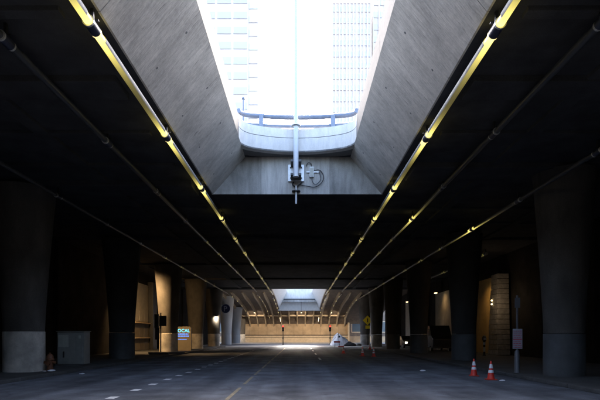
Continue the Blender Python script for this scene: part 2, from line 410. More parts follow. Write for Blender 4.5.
# parapet round the opening: a bowed far side with rounded corners, overhanging the end wall
def parapet_path(yf, ya, bow=.35, rad=.95, inset=0.0, n=9):
    xl, xr = XLt+inset, XRt-inset
    pts = [(xl, ya)]
    cy = yf-bow-rad
    pts.append((xl, cy))
    for k in range(1, n):
        a = math.pi-k/n*math.pi/2*0.82
        pts.append((xl+rad+math.cos(a)*rad, cy+math.sin(a)*rad))
    x0, y0 = pts[-1]; xc = (xl+xr)/2; hw = xc-x0
    for k in range(1, 24):
        f = -1+2*k/24
        pts.append((xc+f*hw, y0+(yf-y0)*(1-f*f)))
    right = [(xl+xr-x, y) for (x, y) in pts[:n+1]][::-1]
    return pts+right
def wall_along(pts, z0, z1, t, lean=0.0):
    """solid wall, inner face on the path, thickness t outwards"""
    mb = MB(); N = len(pts); P = [Vector((x, y)) for x, y in pts]
    ring = []
    for k, p in enumerate(P):
        d = (P[min(k+1, N-1)]-P[max(k-1, 0)]).normalized(); nrm = Vector((-d.y, d.x))
        o = p+nrm*t; pt = p+nrm*lean
        ring.append([(p.x, p.y, z0), (pt.x, pt.y, z1), (o.x, o.y, z1), (o.x, o.y, z0)])
    for r in ring: mb.v += r
    for k in range(N-1):
        for j in range(4):
            mb.f.append((k*4+j, k*4+(j+1) % 4, (k+1)*4+(j+1) % 4, (k+1)*4+j))
    mb.f.append((3, 2, 1, 0)); e = (N-1)*4; mb.f.append((e, e+1, e+2, e+3))
    return mb
pp = parapet_path(Y1-.62, Y0+.3)
YL = ZL+.62
obj('parapet', wall_along(pp[1:-1], ZL, YL, .32), 'parapet', via, smooth=True)
obj('parapet_coping', wall_along(pp[1:-1], YL+.025, ZT, .30, .02), 'parapet', via, smooth=True)
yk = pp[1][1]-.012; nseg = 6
for xs, sg_ in ((XLt, -1), (XRt, 1)):          # straight lengths, cast separately, darkened in colour against the strong light
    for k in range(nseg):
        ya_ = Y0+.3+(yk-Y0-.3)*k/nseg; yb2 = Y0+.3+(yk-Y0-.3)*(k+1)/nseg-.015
        a_, b_ = sorted((xs, xs+sg_*.32)); obj('parapet', MB().box(a_, b_, ya_, yb2, ZL, YL), 'parapet_dimmed', via)
        a_, b_ = sorted((xs+sg_*.012, xs+sg_*.30)); obj('parapet_coping', MB().box(a_, b_, ya_, yb2, YL+.025, ZT), 'parapet_dimmed', via)
ip = parapet_path(Y1-.60, Y0+.3, inset=-.02)
obj('parapet_groove', wall_along(ip, YL-.01, YL+.04, .24), 'groove', via, smooth=True)
# ledge soffit between parapet and end wall
obj('ledge', MB().box(XLt-1.2, XRt+1.2, Y1-.45, Y1+.9, ZL+.003, ZL+.10), 'soffit', via)
lw = wall_along(pp, ZL+.002, ZL+.06, .9); obj('ledge', lw, 'groove', via)

# second opening: end wall, strut and parapet, then the ribbed shell that comes down to the far wall
def shell_strip(x0, x1, ya, yb, n=16, t=.35):
    mb = MB(); i = 0
    for k in range(n+1):
        y = ya+(yb-ya)*k/n; z = zs(y)
        mb.v += [(x0, y, z), (x1, y, z), (x1, y, z+t), (x0, y, z+t)]
    for k in range(n):
        for j in range(4): mb.f.append((k*4+j, k*4+(j+1) % 4, (k+1)*4+(j+1) % 4, (k+1)*4+j))
    mb.f.append((3, 2, 1, 0)); e = n*4; mb.f.append((e, e+1, e+2, e+3)); return mb
obj('ribbed_shell', shell_strip(-16.5, XLb-.02, YC+.01, 104), 'shell', via, smooth=True)
obj('ribbed_shell', shell_strip(XRb+.02, 16.5, YC+.01, 104), 'shell', via, smooth=True)
obj('ribbed_shell', shell_strip(XLb, XRb, Y3+.2, 104), 'shell', via, smooth=True)
for s in (-1, 1):
    x = XLb if s < 0 else XRb
    mb = MB(); n = 14
    for k in range(n+1):
        y = YC+(Y3-YC)*k/n; z = zs(y)
        xt = XLt if s < 0 else XRt
        mb.v += [(x, y, z), (x-s*.1, y, z), (xt-s*.1, y, ZL), (xt, y, ZL)]
    for k in range(n):
        for j in range(4): mb.f.append((k*4+j, k*4+(j+1) % 4, (k+1)*4+(j+1) % 4, (k+1)*4+j))
    mb.f.append((3, 2, 1, 0)); e = n*4; mb.f.append((e, e+1, e+2, e+3))
    obj('opening_wall', mb, 'parapet', via)
def rib(x, ya, yb=104.0, n=14, wd=.24, dp=.55):
    mb = MB()
    for k in range(n+1):
        y = ya+(yb-ya)*k/n; z = zs(y); f = min(1, (y-ya)/6+.25)
        mb.v += [(x-wd/2, y, z-dp*f), (x+wd/2, y, z-dp*f), (x+wd/2, y, z+.02), (x-wd/2, y, z+.02)]
    for k in range(n):
        for j in range(4): mb.f.append((k*4+j, k*4+(j+1) % 4, (k+1)*4+(j+1) % 4, (k+1)*4+j))
    mb.f.append((3, 2, 1, 0)); e = n*4; mb.f.append((e, e+1, e+2, e+3)); return mb
for k in range(-7, 7):
    x = -.55+1.63*k
    inside = XLb-.1 < x < XRb+.1
    if x > 11.2: continue
    obj('rib', rib(x, Y3+.3 if inside else 75), 'rib', via)
for y in (100.2,):
    for k in range(-7, 6):
        x = -.55+1.63*k
        obj('rib_brace', MB().box(x+.13, x+1.5, y-.15, y+.15, zs(y)-.42, zs(y)-.12), 'rib', via)
obj('end_wall_panel', MB().box(XLb-.1, XRb+.1, Y3, Y3+.15, zs(Y3)-.25, 8.35), 'parapet', via)
obj('strut', MB().box(XLb-.2, XRb+.2, Y3-1.4, Y3-.9, 7.9, 8.35), 'end_wall', via, bevel=.03)
obj('parapet', MB().box(XLb-1.2, XRb+1.2, Y3-.35, Y3+.1, 8.60, 10.9), 'parapet', via, bevel=.04)
obj('strut', MB().box(XLb-.2, XRb+.2, Y3-.6, Y3-.37, 8.36, 8.62), 'soffit', via)
obj('deck_slab', MB().box(XLb-1, 12, Y3+.3, 112, 8.4, 9.0), 'soffit', via)

# railing on the parapet
def railing(label, path, posts, z_top):
    t = thing('railing', label, 'railing', (path[0][0], path[0][1], ZT))
    for z, r in ((z_top, .105), (z_top-.42, .085)):
        obj('rail', MB().tube([(x, y, z) for x, y in path], r, 10), 'rail', t, smooth=True)
    for (x, y) in posts:
        obj('post', MB().box(x-.1, x+.1, y-.06, y+.06, ZT-.03, z_top+.02), 'rail', t, bevel=.015)
        obj('base_plate', MB().box(x-.16, x+.16, y-.12, y+.12, ZT-.02, ZT+.02), 'rail', t)
    return t
rp = [(x, y) for (x, y) in parapet_path(Y1-.42, Y0+.3, bow=.22, rad=.55, inset=-.12) if y > 21.86]
railing('blue grey two-rail pipe railing on the curved far parapet', rp, [(-1.74, 22.42), (1.48, 22.42)], 11.55)
for s, side in ((-1, 'left'), (1, 'right')):
    x = (XLt-.25) if s < 0 else (XRt+.25)
    railing('pipe railing set back along the %s parapet of the opening' % side, [(x, -5), (x, 5), (x, 19.9)], [(x, 3+2.4*k) for k in range(7)], 11.30)

# lamp post fixed to the end wall
PX, PY = -.18, Y1-.86
lp = thing('lamp_post', 'tall white lamp post bolted to the end wall of the near opening', 'lamp post', (PX, PY, 8.9))
obj('lower_pole', MB().lathe([(.115, 8.75), (.115, 10.98)], 16, (PX, PY, 0)), 'pole_white', lp, smooth=True)
obj('flange', MB().lathe([(.21, 10.98), (.21, 11.03)], 16, (PX, PY, 0)), 'galv', lp)
obj('upper_pole', MB().lathe([(.095, 11.03), (.055, 22)], 16, (PX, PY, 0)), 'pole_white', lp, smooth=True)
obj('flange', MB().lathe([(.135, 8.72), (.135, 8.75)], 16, (PX, PY, 0)), 'galv', lp)
for z in (8.82, 9.42):
    obj('clamp', MB().box(PX-.24, PX+.24, PY+.05, Y1-.1, z, z+.10), 'black', lp, bevel=.01)
for s in (-1, 1):
    obj('bracket_plate', MB().box(PX+s*.24-.13, PX+s*.24+.13, Y1-.10, Y1-.01, 8.76, 9.52), 'galv', lp, bevel=.01)
    for z in (8.9, 9.38):
        obj('bolt', MB().box(PX+s*.25-.03, PX+s*.25+.03, Y1-.14, Y1-.1, z-.03, z+.03), 'black', lp)
obj('wall_arm', MB().box(PX-.05, PX+.05, PY, Y1, 8.95, 9.35), 'galv', lp)
jb = thing('junction_box', 'small grey junction box with looping cables beside the lamp post', 'junction box', (.58, Y1-.05, 9.1))
obj('box', MB().box(.44, .64, Y1-.13, Y1-.005, 8.95, 9.42), 'galv', jb, bevel=.015)
obj('cover', MB().box(.46, .62, Y1-.15, Y1-.132, 8.98, 9.38), 'cab_light', jb, bevel=.005)
obj('conduit', MB().box(.30, .86, Y1-.08, Y1-.03, 9.17, 9.22), 'galv', jb)
def cable(pts, r=.018):
    P = [Vector(p) for p in pts]; out = []
    for k in range(len(P)-1):
        p0, p1, p2, p3 = P[max(k-1, 0)], P[k], P[k+1], P[min(k+2, len(P)-1)]
        for j in range(6):
            t = j/6; out.append(0.5*((2*p1)+(-p0+p2)*t+(2*p0-5*p1+4*p2-p3)*t*t+(-p0+3*p1-3*p2+p3)*t*t*t))
    out.append(P[-1]); return MB().tube(out, r, 6)
yb = Y1-.06
obj('cable', cable([(.62, yb, 9.25), (.9, yb-.03, 9.27), (1.08, yb-.05, 9.0), (1.0, yb-.04, 8.7), (.7, yb-.02, 8.5), (.3, yb, 8.55), (-.1, yb-.02, 8.62)]), 'black', jb, smooth=True)
obj('cable', cable([(.54, yb, 8.95), (.6, yb-.03, 8.7), (.75, yb-.04, 8.62), (.95, yb-.03, 8.85), (.9, yb, 9.18)]), 'black', jb, smooth=True)
obj('cable', cable([(.52, yb, 9.42), (.5, yb-.03, 9.58), (.36, yb-.03, 9.6), (.28, yb, 9.45)]), 'black', jb, smooth=True)
obj('cable', cable([(.1, yb, 8.76), (.02, yb-.03, 8.66), (-.14, yb-.05, 8.5), (-.18, yb-.05, 8.42)], .03), 'black', jb, smooth=True)
obj('cable', cable([(-.3, yb, 8.74), (-.34, yb-.03, 8.6), (-.2, yb-.05, 8.48), (-.18, yb-.05, 8.36)], .03), 'black', jb, smooth=True)
cd = thing('drop_conduit', 'short grey conduit hanging below the end wall under the lamp post', 'conduit', (PX, Y1-.12, 7.75))
obj('pipe', MB().lathe([(.045, 7.72), (.045, 8.55)], 12, (PX, Y1-.12, 0)), 'galv', cd, smooth=True)
obj('flange', MB().lathe([(.2, 8.27), (.2, 8.31)], 14, (PX, Y1-.12, 0)), 'black', cd)

# ------------------------------------------------------------------ light pipes under the deck
SEG = 5.5
GLOW = {'b': tube_mat('guide_bright', .26, SEG, .72), 'm': tube_mat('guide_medium', .10, SEG, .42), 'd': tube_mat('guide_dim', .022, SEG, .35), 'o': tube_mat('guide_off', 0, SEG), 's': tube_mat('guide_lit_near_end', .14, SEG, .9, 's'), 'e': tube_mat('guide_lit_far_end', .14, SEG, .9, 'e')}
shared = {}
RT = .086
def seg_mesh(kind, rad):
    key = (kind, rad)
    if key not in shared:
        y0, y1 = .2, SEG-.2
        tb = obj('tube', MB().tube([(0, y0, 0), (0, y1, 0)], rad, 18), GLOW[kind], loc=(0, 0, 0), smooth=True)
        hs = obj('housing', MB().tube([(0, y0+.25, 0), (0, y1-.25, 0)], rad+.014, 12, False, R(-38), R(140)), 'housing' if kind in 'bm' else 'oldpipe', loc=(0, 0, 0), smooth=True, fix=False)
        cp = MB().tube([(0, -.16, 0), (0, .16, 0)], rad+.025, 16)
        cpl = obj('coupling', cp, 'navy', loc=(0, 0, 0), smooth=True)
        rg = obj('flange', MB().tube([(0, -.215, 0), (0, -.165, 0)], rad+.03, 16), 'ring', loc=(0, 0, 0))
        rg2 = obj('lamp_ring', MB().tube([(0, .165, 0), (0, .215, 0)], rad+.022, 16), 'glint' if kind in 'bms' else 'ring', loc=(0, 0, 0))
        hg = obj('hanger', MB().box(-.03, .03, -.03, .03, rad, .36).box(-rad-.04, rad+.04, -.03, .03, rad+.026, rad+.05), 'black', loc=(0, 0, 0))
        shared[key] = [o.data for o in (tb, hs, cpl, rg, rg2, hg)]
        for o in (tb, hs, cpl, rg, rg2, hg): bpy.data.objects.remove(o)
    return shared[key]
def light_pipe(label, x, z, kinds, ya, rad=RT, curve=True, mirror=False):
    t = thing('light_pipe', label, 'light pipe', (x, ya, z), 'light pipes under the viaduct')
    def put(nm, me, y, sx=1):
        o = bpy.data.objects.new(nm, me); C.objects.link(o); o.parent = t; o.location = (0, y, 0)
        if mirror: o.scale.x = -1
        return o
    for k, kd in enumerate(kinds):
        tb, hs, cp, rg, rg2, hg = seg_mesh(kd, rad)
        y = k*SEG
        put('tube', tb, y); put('housing', hs, y)
        c = put('coupling', cp, y)
        for nm, me in (('flange', rg), ('lamp_ring', rg2)):
            o = bpy.data.objects.new(nm, me); C.objects.link(o); o.parent = c
        put('hanger', hg, y)
    ye = ya+len(kinds)*SEG
    if curve:
        pts = []; dz = ZS-z
        for k in range(21):
            y = ye+(101.5-ye)*k/20; pts.append((x, y, min(z, zs(y)-.74)))
        obj('curved_tube', MB().tube(pts, rad*.8, 10), GLOW['o'], t, smooth=True)
        for k in range(3, 20, 4):
            p = pts[k]; obj('lamp_ring', MB().tube([(x, p[1]-.1, p[2]+.03), (x, p[1]+.1, p[2])], rad, 10), 'glint', t)
    return t
light_pipe('bright yellow light pipe along the left edge of the opening', -4.14, 7.85, 'bbbbmmmmmmmmm', 4.5-.03-5.5+5.5)
light_pipe('bright yellow light pipe along the right edge of the opening', 3.95, 7.85, 'bbbbmmmmmmmmm', 4.55, mirror=True)
light_pipe('unlit grey pipe, second out from the opening on the left', -6.12, 7.82, 'oooooddddddd', 4.9, rad=.08)
light_pipe('mostly unlit pipe, second out from the opening on the right', 5.90, 7.82, 'oooesdddmddd', 4.2, rad=.08, mirror=True)
light_pipe('outermost dark pipe running past the left column heads', -10.2, 7.55, 'oooooodddddd', 4.6, rad=.062)
light_pipe('third pipe on the right, glowing at one coupling by the columns', 8.95, 7.2, 'ooesdddddddd', 4.0+5.5, rad=.07, mirror=True)
light_pipe('short glowing pipe far right behind the column row', 14.1, 7.85, 'ddd', 38.0, rad=.09, curve=False, mirror=True)

# ------------------------------------------------------------------ columns
def column(label, x, y, r, flare, white=False, band=1.85, top=8.02, bm_='band', sm_='column'):
    t = thing('column', label, 'column', (x, y, .12), 'flared columns under the viaduct')
    prof = []
    for k in range(13):
        f = k/12; z = band+.02+(top-band-.02)*f
        prof.append((r-.015+flare*(f**1.25), z))
    obj('shaft', MB().lathe(prof, 40, (x, y, 0)), 'white_col' if white else sm_, t, smooth=True)
    obj('painted_base', MB().lathe([(r, .12), (r, band-.02), (r-.02, band)], 40, (x, y, 0)), 'white_col' if white else bm_, t, smooth=True)
    return t
ordl = ['nearest', 'second', 'third', 'fourth', 'fifth', 'sixth', 'seventh', 'eighth']
extra_l = ['with a pale painted base, by the cabinet', 'standing black before the lit bay', 'washed by warm lamp light', 'next to the blue lit sign', 'beside the white lamp', 'painted white with a round P sign', 'a pale one at the far street', 'a pale slim one against the tan wall']
LX, LR = -12.03, .83
for k in range(8):
    column('%s column of the left row, %s' % (ordl[k], extra_l[k]), LX, 21.8+12*k if k < 7 else 102.2, LR, .46 if k < 7 else .1, white=(k in (5, 6)), band=1.85, top=8.02 if k < 6 else (6.9 if k == 6 else 5.0), sm_='column' if k == 1 else 'column_mid' if k == 0 else 'column_lit', bm_='band_dark' if k == 1 else 'band')
extra_r = ['huge and dark beside the parking sign', 'behind the two traffic cones', 'before the dark van', 'beside the dark car', 'nearer the yellow sign', 'with a cream base behind the yellow sign']
RX, RR = 10.35, .75
for k in range(6):
    column('%s column of the right row, %s' % (ordl[k], extra_r[k]), RX, 19.6+12*k, RR, .40, band=1.75, bm_='band_dark' if k < 4 else 'band', sm_='column_mid' if k == 0 else 'column' if k < 4 else 'column_lit')

# ------------------------------------------------------------------ side walls
wl = thing('side_wall', 'long dark wall behind the left row of columns', 'wall', (-16.5, 20, 0))
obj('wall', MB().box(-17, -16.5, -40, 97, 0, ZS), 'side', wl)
for y in range(-2, 84, 6):
    if 36 < y < 57: continue
    obj('pilaster', MB().box(-16.5, -16.3, y-.3, y+.3, .12, ZS-.02), 'side', wl, bevel=.02)
wr = thing('side_wall', 'long dark wall behind the right row of columns', 'wall', (16.5, 20, 0))
obj('wall', MB().box(16.5, 17, -40, 97, 0, ZS), 'side', wr)
for y in range(-2, 84, 6):
    if 37 < y < 47: continue
    obj('pilaster', MB().box(16.3, 16.5, y-.3, y+.3, .12, ZS-.02), 'side', wr, bevel=.02)
wb = thing('back_blocker', 'unseen wall added behind the viewer to keep the underpass dark', 'wall', (0, -40, 0))  # out of view, added to stop light leaking in from behind
obj('wall', MB().box(-17, 17, -40.5, -40, 0, ZS), 'side', wb)  # the unseen added light blocker

# lit bay in the left wall
bay = thing('wall_bay', 'warm lit recess with pale upper panel and tan counter on the left', 'shopfront', (-16.4, 51.5, .12))
obj('upper_panel', MB().box(-16.5, -16.38, 49.0, 54.0, 3.0, 7.0), 'plaster', bay)
for k in range(3):
    obj('window', MB().box(-16.37, -16.33, 49.3+1.55*k, 50.75+1.55*k, 3.1, 4.1), 'plaster', bay)
    obj('lower_panel', MB().box(-16.5, -16.30, 49.05+1.64*k, 50.65+1.64*k, .14, 2.86), 'kiosk', bay, bevel=.02)
obj('ledge', MB().box(-16.5, -16.1, 49.0, 54.0, 2.88, 3.0), 'tan_light', bay, bevel=.02)
obj('ledge', MB().box(-16.28, -16.15, 49.0, 54.0, 1.35, 1.45), 'tan_light', bay, bevel=.01)
obj('post', MB().box(-16.5, -15.9, 54.1, 55.6, .12, 7.4), 'black', bay, bevel=.02)
def lamp(name, label, p, power, col, size=.12, mlens='lamp', aim=(0, 0, -1), cone=130):
    t = thing(name, label, 'lamp', p)
    x, y, z = p
    obj('hood', MB().prism([(x-.16, z+.02), (x+.16, z+.02), (x+.10, z+.16), (x-.10, z+.16)], 'y', y-.28, y+.28), 'black', t, bevel=.01)
    obj('lens', MB().box(x-.11, x+.11, y-.22, y+.22, z-.05, z+.015), mlens, t, bevel=.01)
    obj('stem', MB().box(x-.025, x+.025, y-.025, y+.025, z+.16, ZS-.2 if z > 5 else z+.5), 'black', t)
    ld = bpy.data.lights.new('lamp_light', 'SPOT'); ld.energy = power; ld.color = col; ld.shadow_soft_size = size
    ld.spot_size = R(cone); ld.spot_blend = 1.0
    lo = bpy.data.objects.new('lamp_light', ld); C.objects.link(lo); lo.parent = t; lo.location = (0, 0, -.1)
    lo.rotation_euler = Vector(aim).to_track_quat('-Z', 'Y').to_euler()
    return t
WARM = (1.0, .62, .28)
lamp('hanging_lamp', 'warm lamp over the lit bay left of the third column', (-14.5, 43.2, 6.9), 330, WARM, aim=(.2, .65, -.8), cone=140)
lamp('hanging_lamp', 'warm lamp over the ochre wall on the right', (15.0, 42.6, 6.2), 9, (1.0, .60, .2), aim=(.5, .15, -1), cone=120)
lamp('hanging_lamp', 'dim lamp hidden behind the second column on the right', (15.2, 56.0, 6.4), 4, WARM, aim=(.6, 0, -1), cone=130)
lamp('hanging_lamp', 'dim lamp hidden behind the third column on the right', (15.2, 71.0, 6.4), 8, WARM, aim=(.6, 0, -1), cone=130)
lamp('hanging_lamp', 'small white lamp glowing on the fifth left column', (-11.5, 68.55, 4.2), 60, (1.0, .88, .70), mlens='lamp_w', aim=(-.02, .9, -.25), cone=120)

# ochre bay and stone pier on the right
ob = thing('ochre_wall', 'ochre plaster wall glowing behind the cones on the right', 'wall', (16.4, 42.7, .12))
obj('plaster_panel', MB().box(16.36, 16.5, 40.9, 46.6, .12, 6.6), 'gold', ob)
obj('head_beam', MB().box(16.2, 16.5, 40.9, 46.6, 6.6, 7.0), 'side', ob)
obj('door', MB().box(16.30, 16.36, 41.0, 41.9, .12, 2.9), 'black', ob)
sp_ = thing('stone_pier', 'tapering pier of pale rough stone courses on the right', 'pier', (15.6, 39.6, .12))
for k in range(16):
    z = .12+k*.40; f = k/16
    wdt = .95-.30*f; jx = random.uniform(-.05, .05)
    obj('stone', MB().box(15.75-wdt*.5+jx, 16.3, 39.7-wdt, 39.7+wdt+jx, z+.012, z+.388), 'stone', sp_, bevel=.03)
tb_ = thing('bulb_pair', 'two small bright bulbs on the edge of the stone pier', 'lamp', (15.3, 40.2, 4.0))
for z in (4.15, 4.45):
    obj('bulb', MB().lathe([(.02, -.06), (.06, -.03), (.065, .02), (.02, .06)], 10, (15.3, 39.9, z)), 'lamp', tb_, smooth=True)
obj('bracket', MB().box(15.28, 15.7, 39.95, 40.0, 4.0, 4.6), 'black', tb_)
ld = bpy.data.lights.new('pier_fill', 'POINT'); ld.energy = 3.0; ld.color = (1, .72, .45); ld.shadow_soft_size = .08
lo = bpy.data.objects.new('pier_fill', ld); C.objects.link(lo); lo.parent = tb_; lo.location = (-.9, -2.4, .2)  # stands off the bulbs in open air, added to brighten the pier front
bp_ = thing('banded_post', 'dark post with a round head and pale bands before the ochre wall', 'post', (14.0, 38.0, .12))
obj('pole', MB().lathe([(.13, .12), (.13, .2), (.08, .22), (.08, 1.25), (.14, 1.28), (.15, 1.5), (.10, 1.62), (.03, 1.68)], 16, (14.0, 38.0, 0)), 'black', bp_, smooth=True)
obj('band', MB().lathe([(.084, .95), (.084, 1.15)], 16, (14.0, 38.0, 0)), 'reflect', bp_)
obj('band', MB().lathe([(.084, .42), (.084, .78)], 16, (14.0, 38.0, 0)), 'reflect', bp_)
obj('plate', MB().box(13.9, 14.1, 37.83, 37.86, 1.32, 1.48), 'reflect', bp_)

# tan wall lengths glimpsed between the right columns
for (ya, yb_, lab) in ((52.5, 60, 'dim tan wall panel behind the dark van on the right'), (66, 77, 'tan wall panel behind the dark car on the right')):
    tw = thing('tan_panel_wall', lab, 'wall', (16.4, ya, .12))
    n = int((yb_-ya)/1.8)
    for k in range(n):
        L = (yb_-ya)/n
        obj('panel', MB().box(16.25, 16.5, ya+k*L+.01, ya+(k+1)*L-.01, .12, 6.6), 'plaster', tw, bevel=.01)

# ------------------------------------------------------------------ far wall and its street
fw = thing('far_wall', 'long tan wall closing the end of the street under the ribs', 'wall', (0, 104, 0))
n = 12; xa, xb = -12.4, 9.9; L = (xb-xa)/n
for k in range(n):
    obj('wall_panel', MB().box(xa+k*L+.015, xa+(k+1)*L-.015, 104.0+random.uniform(0, .03), 104.4, 1.75, 4.45), 'tan', fw, bevel=.01)
obj('backing', MB().box(xa-3, xb, 104.06, 104.5, 0, 4.4), 'shell', fw)
obj('ledge', MB().box(xa, xb, 103.7, 104.3, 1.25, 1.62), 'tan_light', fw, bevel=.03)
obj('lower_wall', MB().box(xa, xb, 103.9, 104.3, .14, 1.15), 'tan_light', fw)
obj('guard_rail', MB().tube([(xa, 103.55, 1.68), (xb, 103.55, 1.68)], .07, 8), 'shell', fw)
obj('end_pilaster', MB().box(9.9, 10.25, 103.6, 104.4, .14, 6.2), 'tan_light', fw, bevel=.03)

for nm, x in (('left', -8.7), ('middle', -.55+.8), ('right', 6.0)):
    lamp('hanging_lamp', 'added warm lamp among the ribs above the %s of the tan wall' % nm, (x, 95.5, zs(95.5)-.75), 190, (1.0, .80, .58), aim=(0, .9, -.6), cone=125)  # lamps added under the ribs to brighten and warm the far wall
def street_building(label, x0, x1, y, h, nw):
    t = thing('corner_building', label, 'building', ((x0+x1)/2, y, 0))
    obj('wall', MB().box(x0, x1, y, y+6, 0, h), 'shell', t)
    obj('plinth', MB().box(x0, x1, y-.12, y-.002, .0, 1.4), 'tan', t)
    for k in range(nw):
        L = (x1-x0)/nw; f = obj('window', MB().box(x0+k*L+.5, x0+(k+1)*L-.5, y-.06, y-.002, 2.2, 4.6), 'tan_light', t)
        obj('pane', MB().box(x0+k*L+.65, x0+(k+1)*L-.65, y-.08, y-.062, 2.35, 4.45), 'glass', f)
    obj('cornice', MB().box(x0, x1, y-.3, y+.2, h-.6, h), 'tan', t)
street_building('dark building across the crossing street, seen between the right columns', 10.4, 44, 106, 17, 8)
street_building('dark building across the crossing street, seen between the left columns', -44, -15.5, 106, 17, 8)

# ------------------------------------------------------------------ left pavement things
cb = thing('utility_cabinet', 'grey utility cabinet with a pale panel on the left pavement', 'cabinet', (-11.6, 25.6, .12))
y = 25.4
obj('body', MB().box(-12.33, -10.98, y, y+.75, .22, 1.85), 'cab', cb, bevel=.02)
obj('plinth', MB().box(-12.40, -10.92, y-.05, y+.8, .12, .22), 'pavement', cb)
obj('door', MB().box(-12.28, -11.42, y-.025, y, .32, 1.76), 'cab', cb, bevel=.008)
obj('panel', MB().box(-12.26, -11.75, y-.05, y-.026, 1.08, 1.70), 'cab_light', cb, bevel=.006)
obj('handle', MB().box(-12.02, -11.95, y-.07, y-.026, .55, .86), 'black', cb, bevel=.008)
obj('hatch', MB().box(-11.38, -11.05, y-.02, y, .5, 1.5), 'cab', cb, bevel=.006)
obj('label_plate', MB().box(-11.24, -11.12, y-.03, y-.021, 1.52, 1.68), 'cab_light', cb)
obj('roof', MB().box(-12.38, -10.94, y-.05, y+.8, 1.852, 1.90), 'cab', cb, bevel=.012)

hy = thing('fire_hydrant', 'rust brown hydrant between the nearest left column and the cabinet', 'hydrant', (-10.95, 21.9, .12))
hx, hyy = -10.95, 21.9
obj('barrel', MB().lathe([(.19, .12), (.19, .18), (.13, .2), (.125, .58), (.18, .60), (.18, .65), (.155, .67), (.14, .78), (.08, .86), (.04, .88), (.04, .93)], 20, (hx, hyy, 0)), 'rust', hy, smooth=True)
for s in (-1, 1):
    obj('outlet', MB().tube([(hx+s*.1, hyy, .5), (hx+s*.24, hyy, .5)], .065, 12), 'rust', hy, smooth=True)
obj('outlet', MB().tube([(hx, hyy-.1, .45), (hx, hyy-.24, .45)], .085, 12), 'rust', hy, smooth=True)

def litter(label, x, y, s, z=.0):
    random.seed(int(x*100+y*7)); bm = bmesh.new(); bmesh.ops.create_icosphere(bm, subdivisions=2, radius=1)
    for v in bm.verts:
        v.co *= random.uniform(.7, 1.2); v.co.x *= s; v.co.y *= s*.8; v.co.z = max(0, v.co.z*.5+.35)*s*.6
    me = bpy.data.meshes.new('litter'); bm.to_mesh(me); bm.free(); me.materials.append(M['paper'])
    o = bpy.data.objects.new('litter', me); C.objects.link(o); o.location = (x, y, z)
    return tag(o, label, 'litter', 'scraps of litter')
litter('longer white scrap at the foot of the brown hydrant', -10.72, 21.55, .17, .12)
litter('small white scrap right beside the hydrant scrap', -11.0, 21.5, .1, .12)
litter('white scrap on the kerb right of the cabinet', -9.42, 21.6, .11, 0)
litter('crumpled white scrap beside the nearer traffic cone', 7.45, 18.4, .1, 0)
litter('grey scrap on the road left of the farther cone', 5.75, 23.4, .13, 0)

ps = thing('pedestrian_signal', 'black signal post with sign backs before the warm lit column', 'signal', (-11.9, 42.9, .12))
px_, py_ = -11.95, 42.9
obj('pole', MB().lathe([(.09, .12), (.055, .2), (.055, 3.6)], 12, (px_, py_, 0)), 'black', ps, smooth=True)
obj('sign_back', MB().box(px_-.12, px_+.50, py_-.06, py_-.02, 2.45, 3.35), 'black', ps, bevel=.01)
obj('signal_head', MB().box(px_-.52, px_-.18, py_-.15, py_+.15, 2.3, 3.5), 'black', ps, bevel=.03)
obj('signal_head', MB().box(px_-.45, px_-.12, py_-.14, py_+.14, 1.3, 2.25), 'black', ps, bevel=.03)
obj('bracket', MB().box(px_-.5, px_, py_-.03, py_+.03, 2.26, 2.31), 'black', ps)
for k, (lab, x0, y0, L, a) in enumerate((('long dark plank lying by the signal post', -12.6, 41.6, 3.0, 3), ('shorter dark plank lying nearer the road edge', -12.1, 40.2, 1.6, -4))):
    o = obj('plank', MB().box(0, L, -.12, .12, 0, .16), 'black', loc=(x0, y0, .12), bevel=.02); o.rotation_euler.z = R(a)
    tag(o, lab, 'plank')

kz = thing('kiosk_sign', 'rounded tan kiosk sign with glowing blue lettering behind the lit column', 'sign', (-11.6, 50.5, .12))
def rounded(x0, x1, z0, z1, r):
    pts = [(x0, z0), (x1, z0)]
    for k in range(6): a = k/5*math.pi/2; pts.append((x1-r+math.cos(a)*r, z1-r+math.sin(a)*r))
    for k in range(6): a = math.pi/2+k/5*math.pi/2; pts.append((x0+r+math.cos(a)*r, z1-r+math.sin(a)*r))
    return pts
kx, ky = -12.75, 50.6
obj('board', MB().prism(rounded(kx, kx+1.72, .12, 2.55, .22), 'y', ky, ky+.3), 'kiosk', kz)
me = text_mesh('LOCAL', .46); me.materials.append(M['cyan'])
o = bpy.data.objects.new('lettering', me); C.objects.link(o); o.parent = kz
o.rotation_euler = (R(90), 0, 0); o.location = (kx+.14+11.6, ky-.012-50.5, 1.98-.12)
for z, x1, m in ((1.72, 1.45, 'blue_lit'), (1.52, 1.60, 'blue_lit'), (1.22, 1.35, 'blue_lit')):
    x = kx+.22
    while x < kx+x1-.05:
        wd = random.uniform(.12, .28); obj('text_line', MB().box(x, min(x+wd, kx+x1), ky-.012, ky-.002, z, z+(.12 if z > 1.3 else .06)), m, kz); x += wd+.05

# round P sign on the white column
sg = thing('parking_disc', 'round dark blue disc with a pale P on the white column', 'sign', (-11.9, 80.8, 5.9))
dx, dy, dz = -12.0, 80.62, 5.95
obj('disc', MB().tube([(dx, dy, dz), (dx, dy+.08, dz)], .74, 36), 'blue', sg)
obj('rim', MB().tube([(dx+.74*math.cos(a*math.pi/18), dy, dz+.74*math.sin(a*math.pi/18)) for a in range(37)], .035, 8), 'letter', sg, smooth=True)
me = text_mesh('P', 1.15); me.materials.append(M['letter'])
o = bpy.data.objects.new('letter', me); C.objects.link(o); o.parent = sg; o.rotation_euler = (R(90), 0, 0)
o.location = (dx-.34+11.9, dy-.012-80.8, dz-.42-5.9)
obj('bracket', MB().box(dx-.05, dx+.05, dy+.08, dy+.5, dz-.3, dz+.3), 'black', sg)

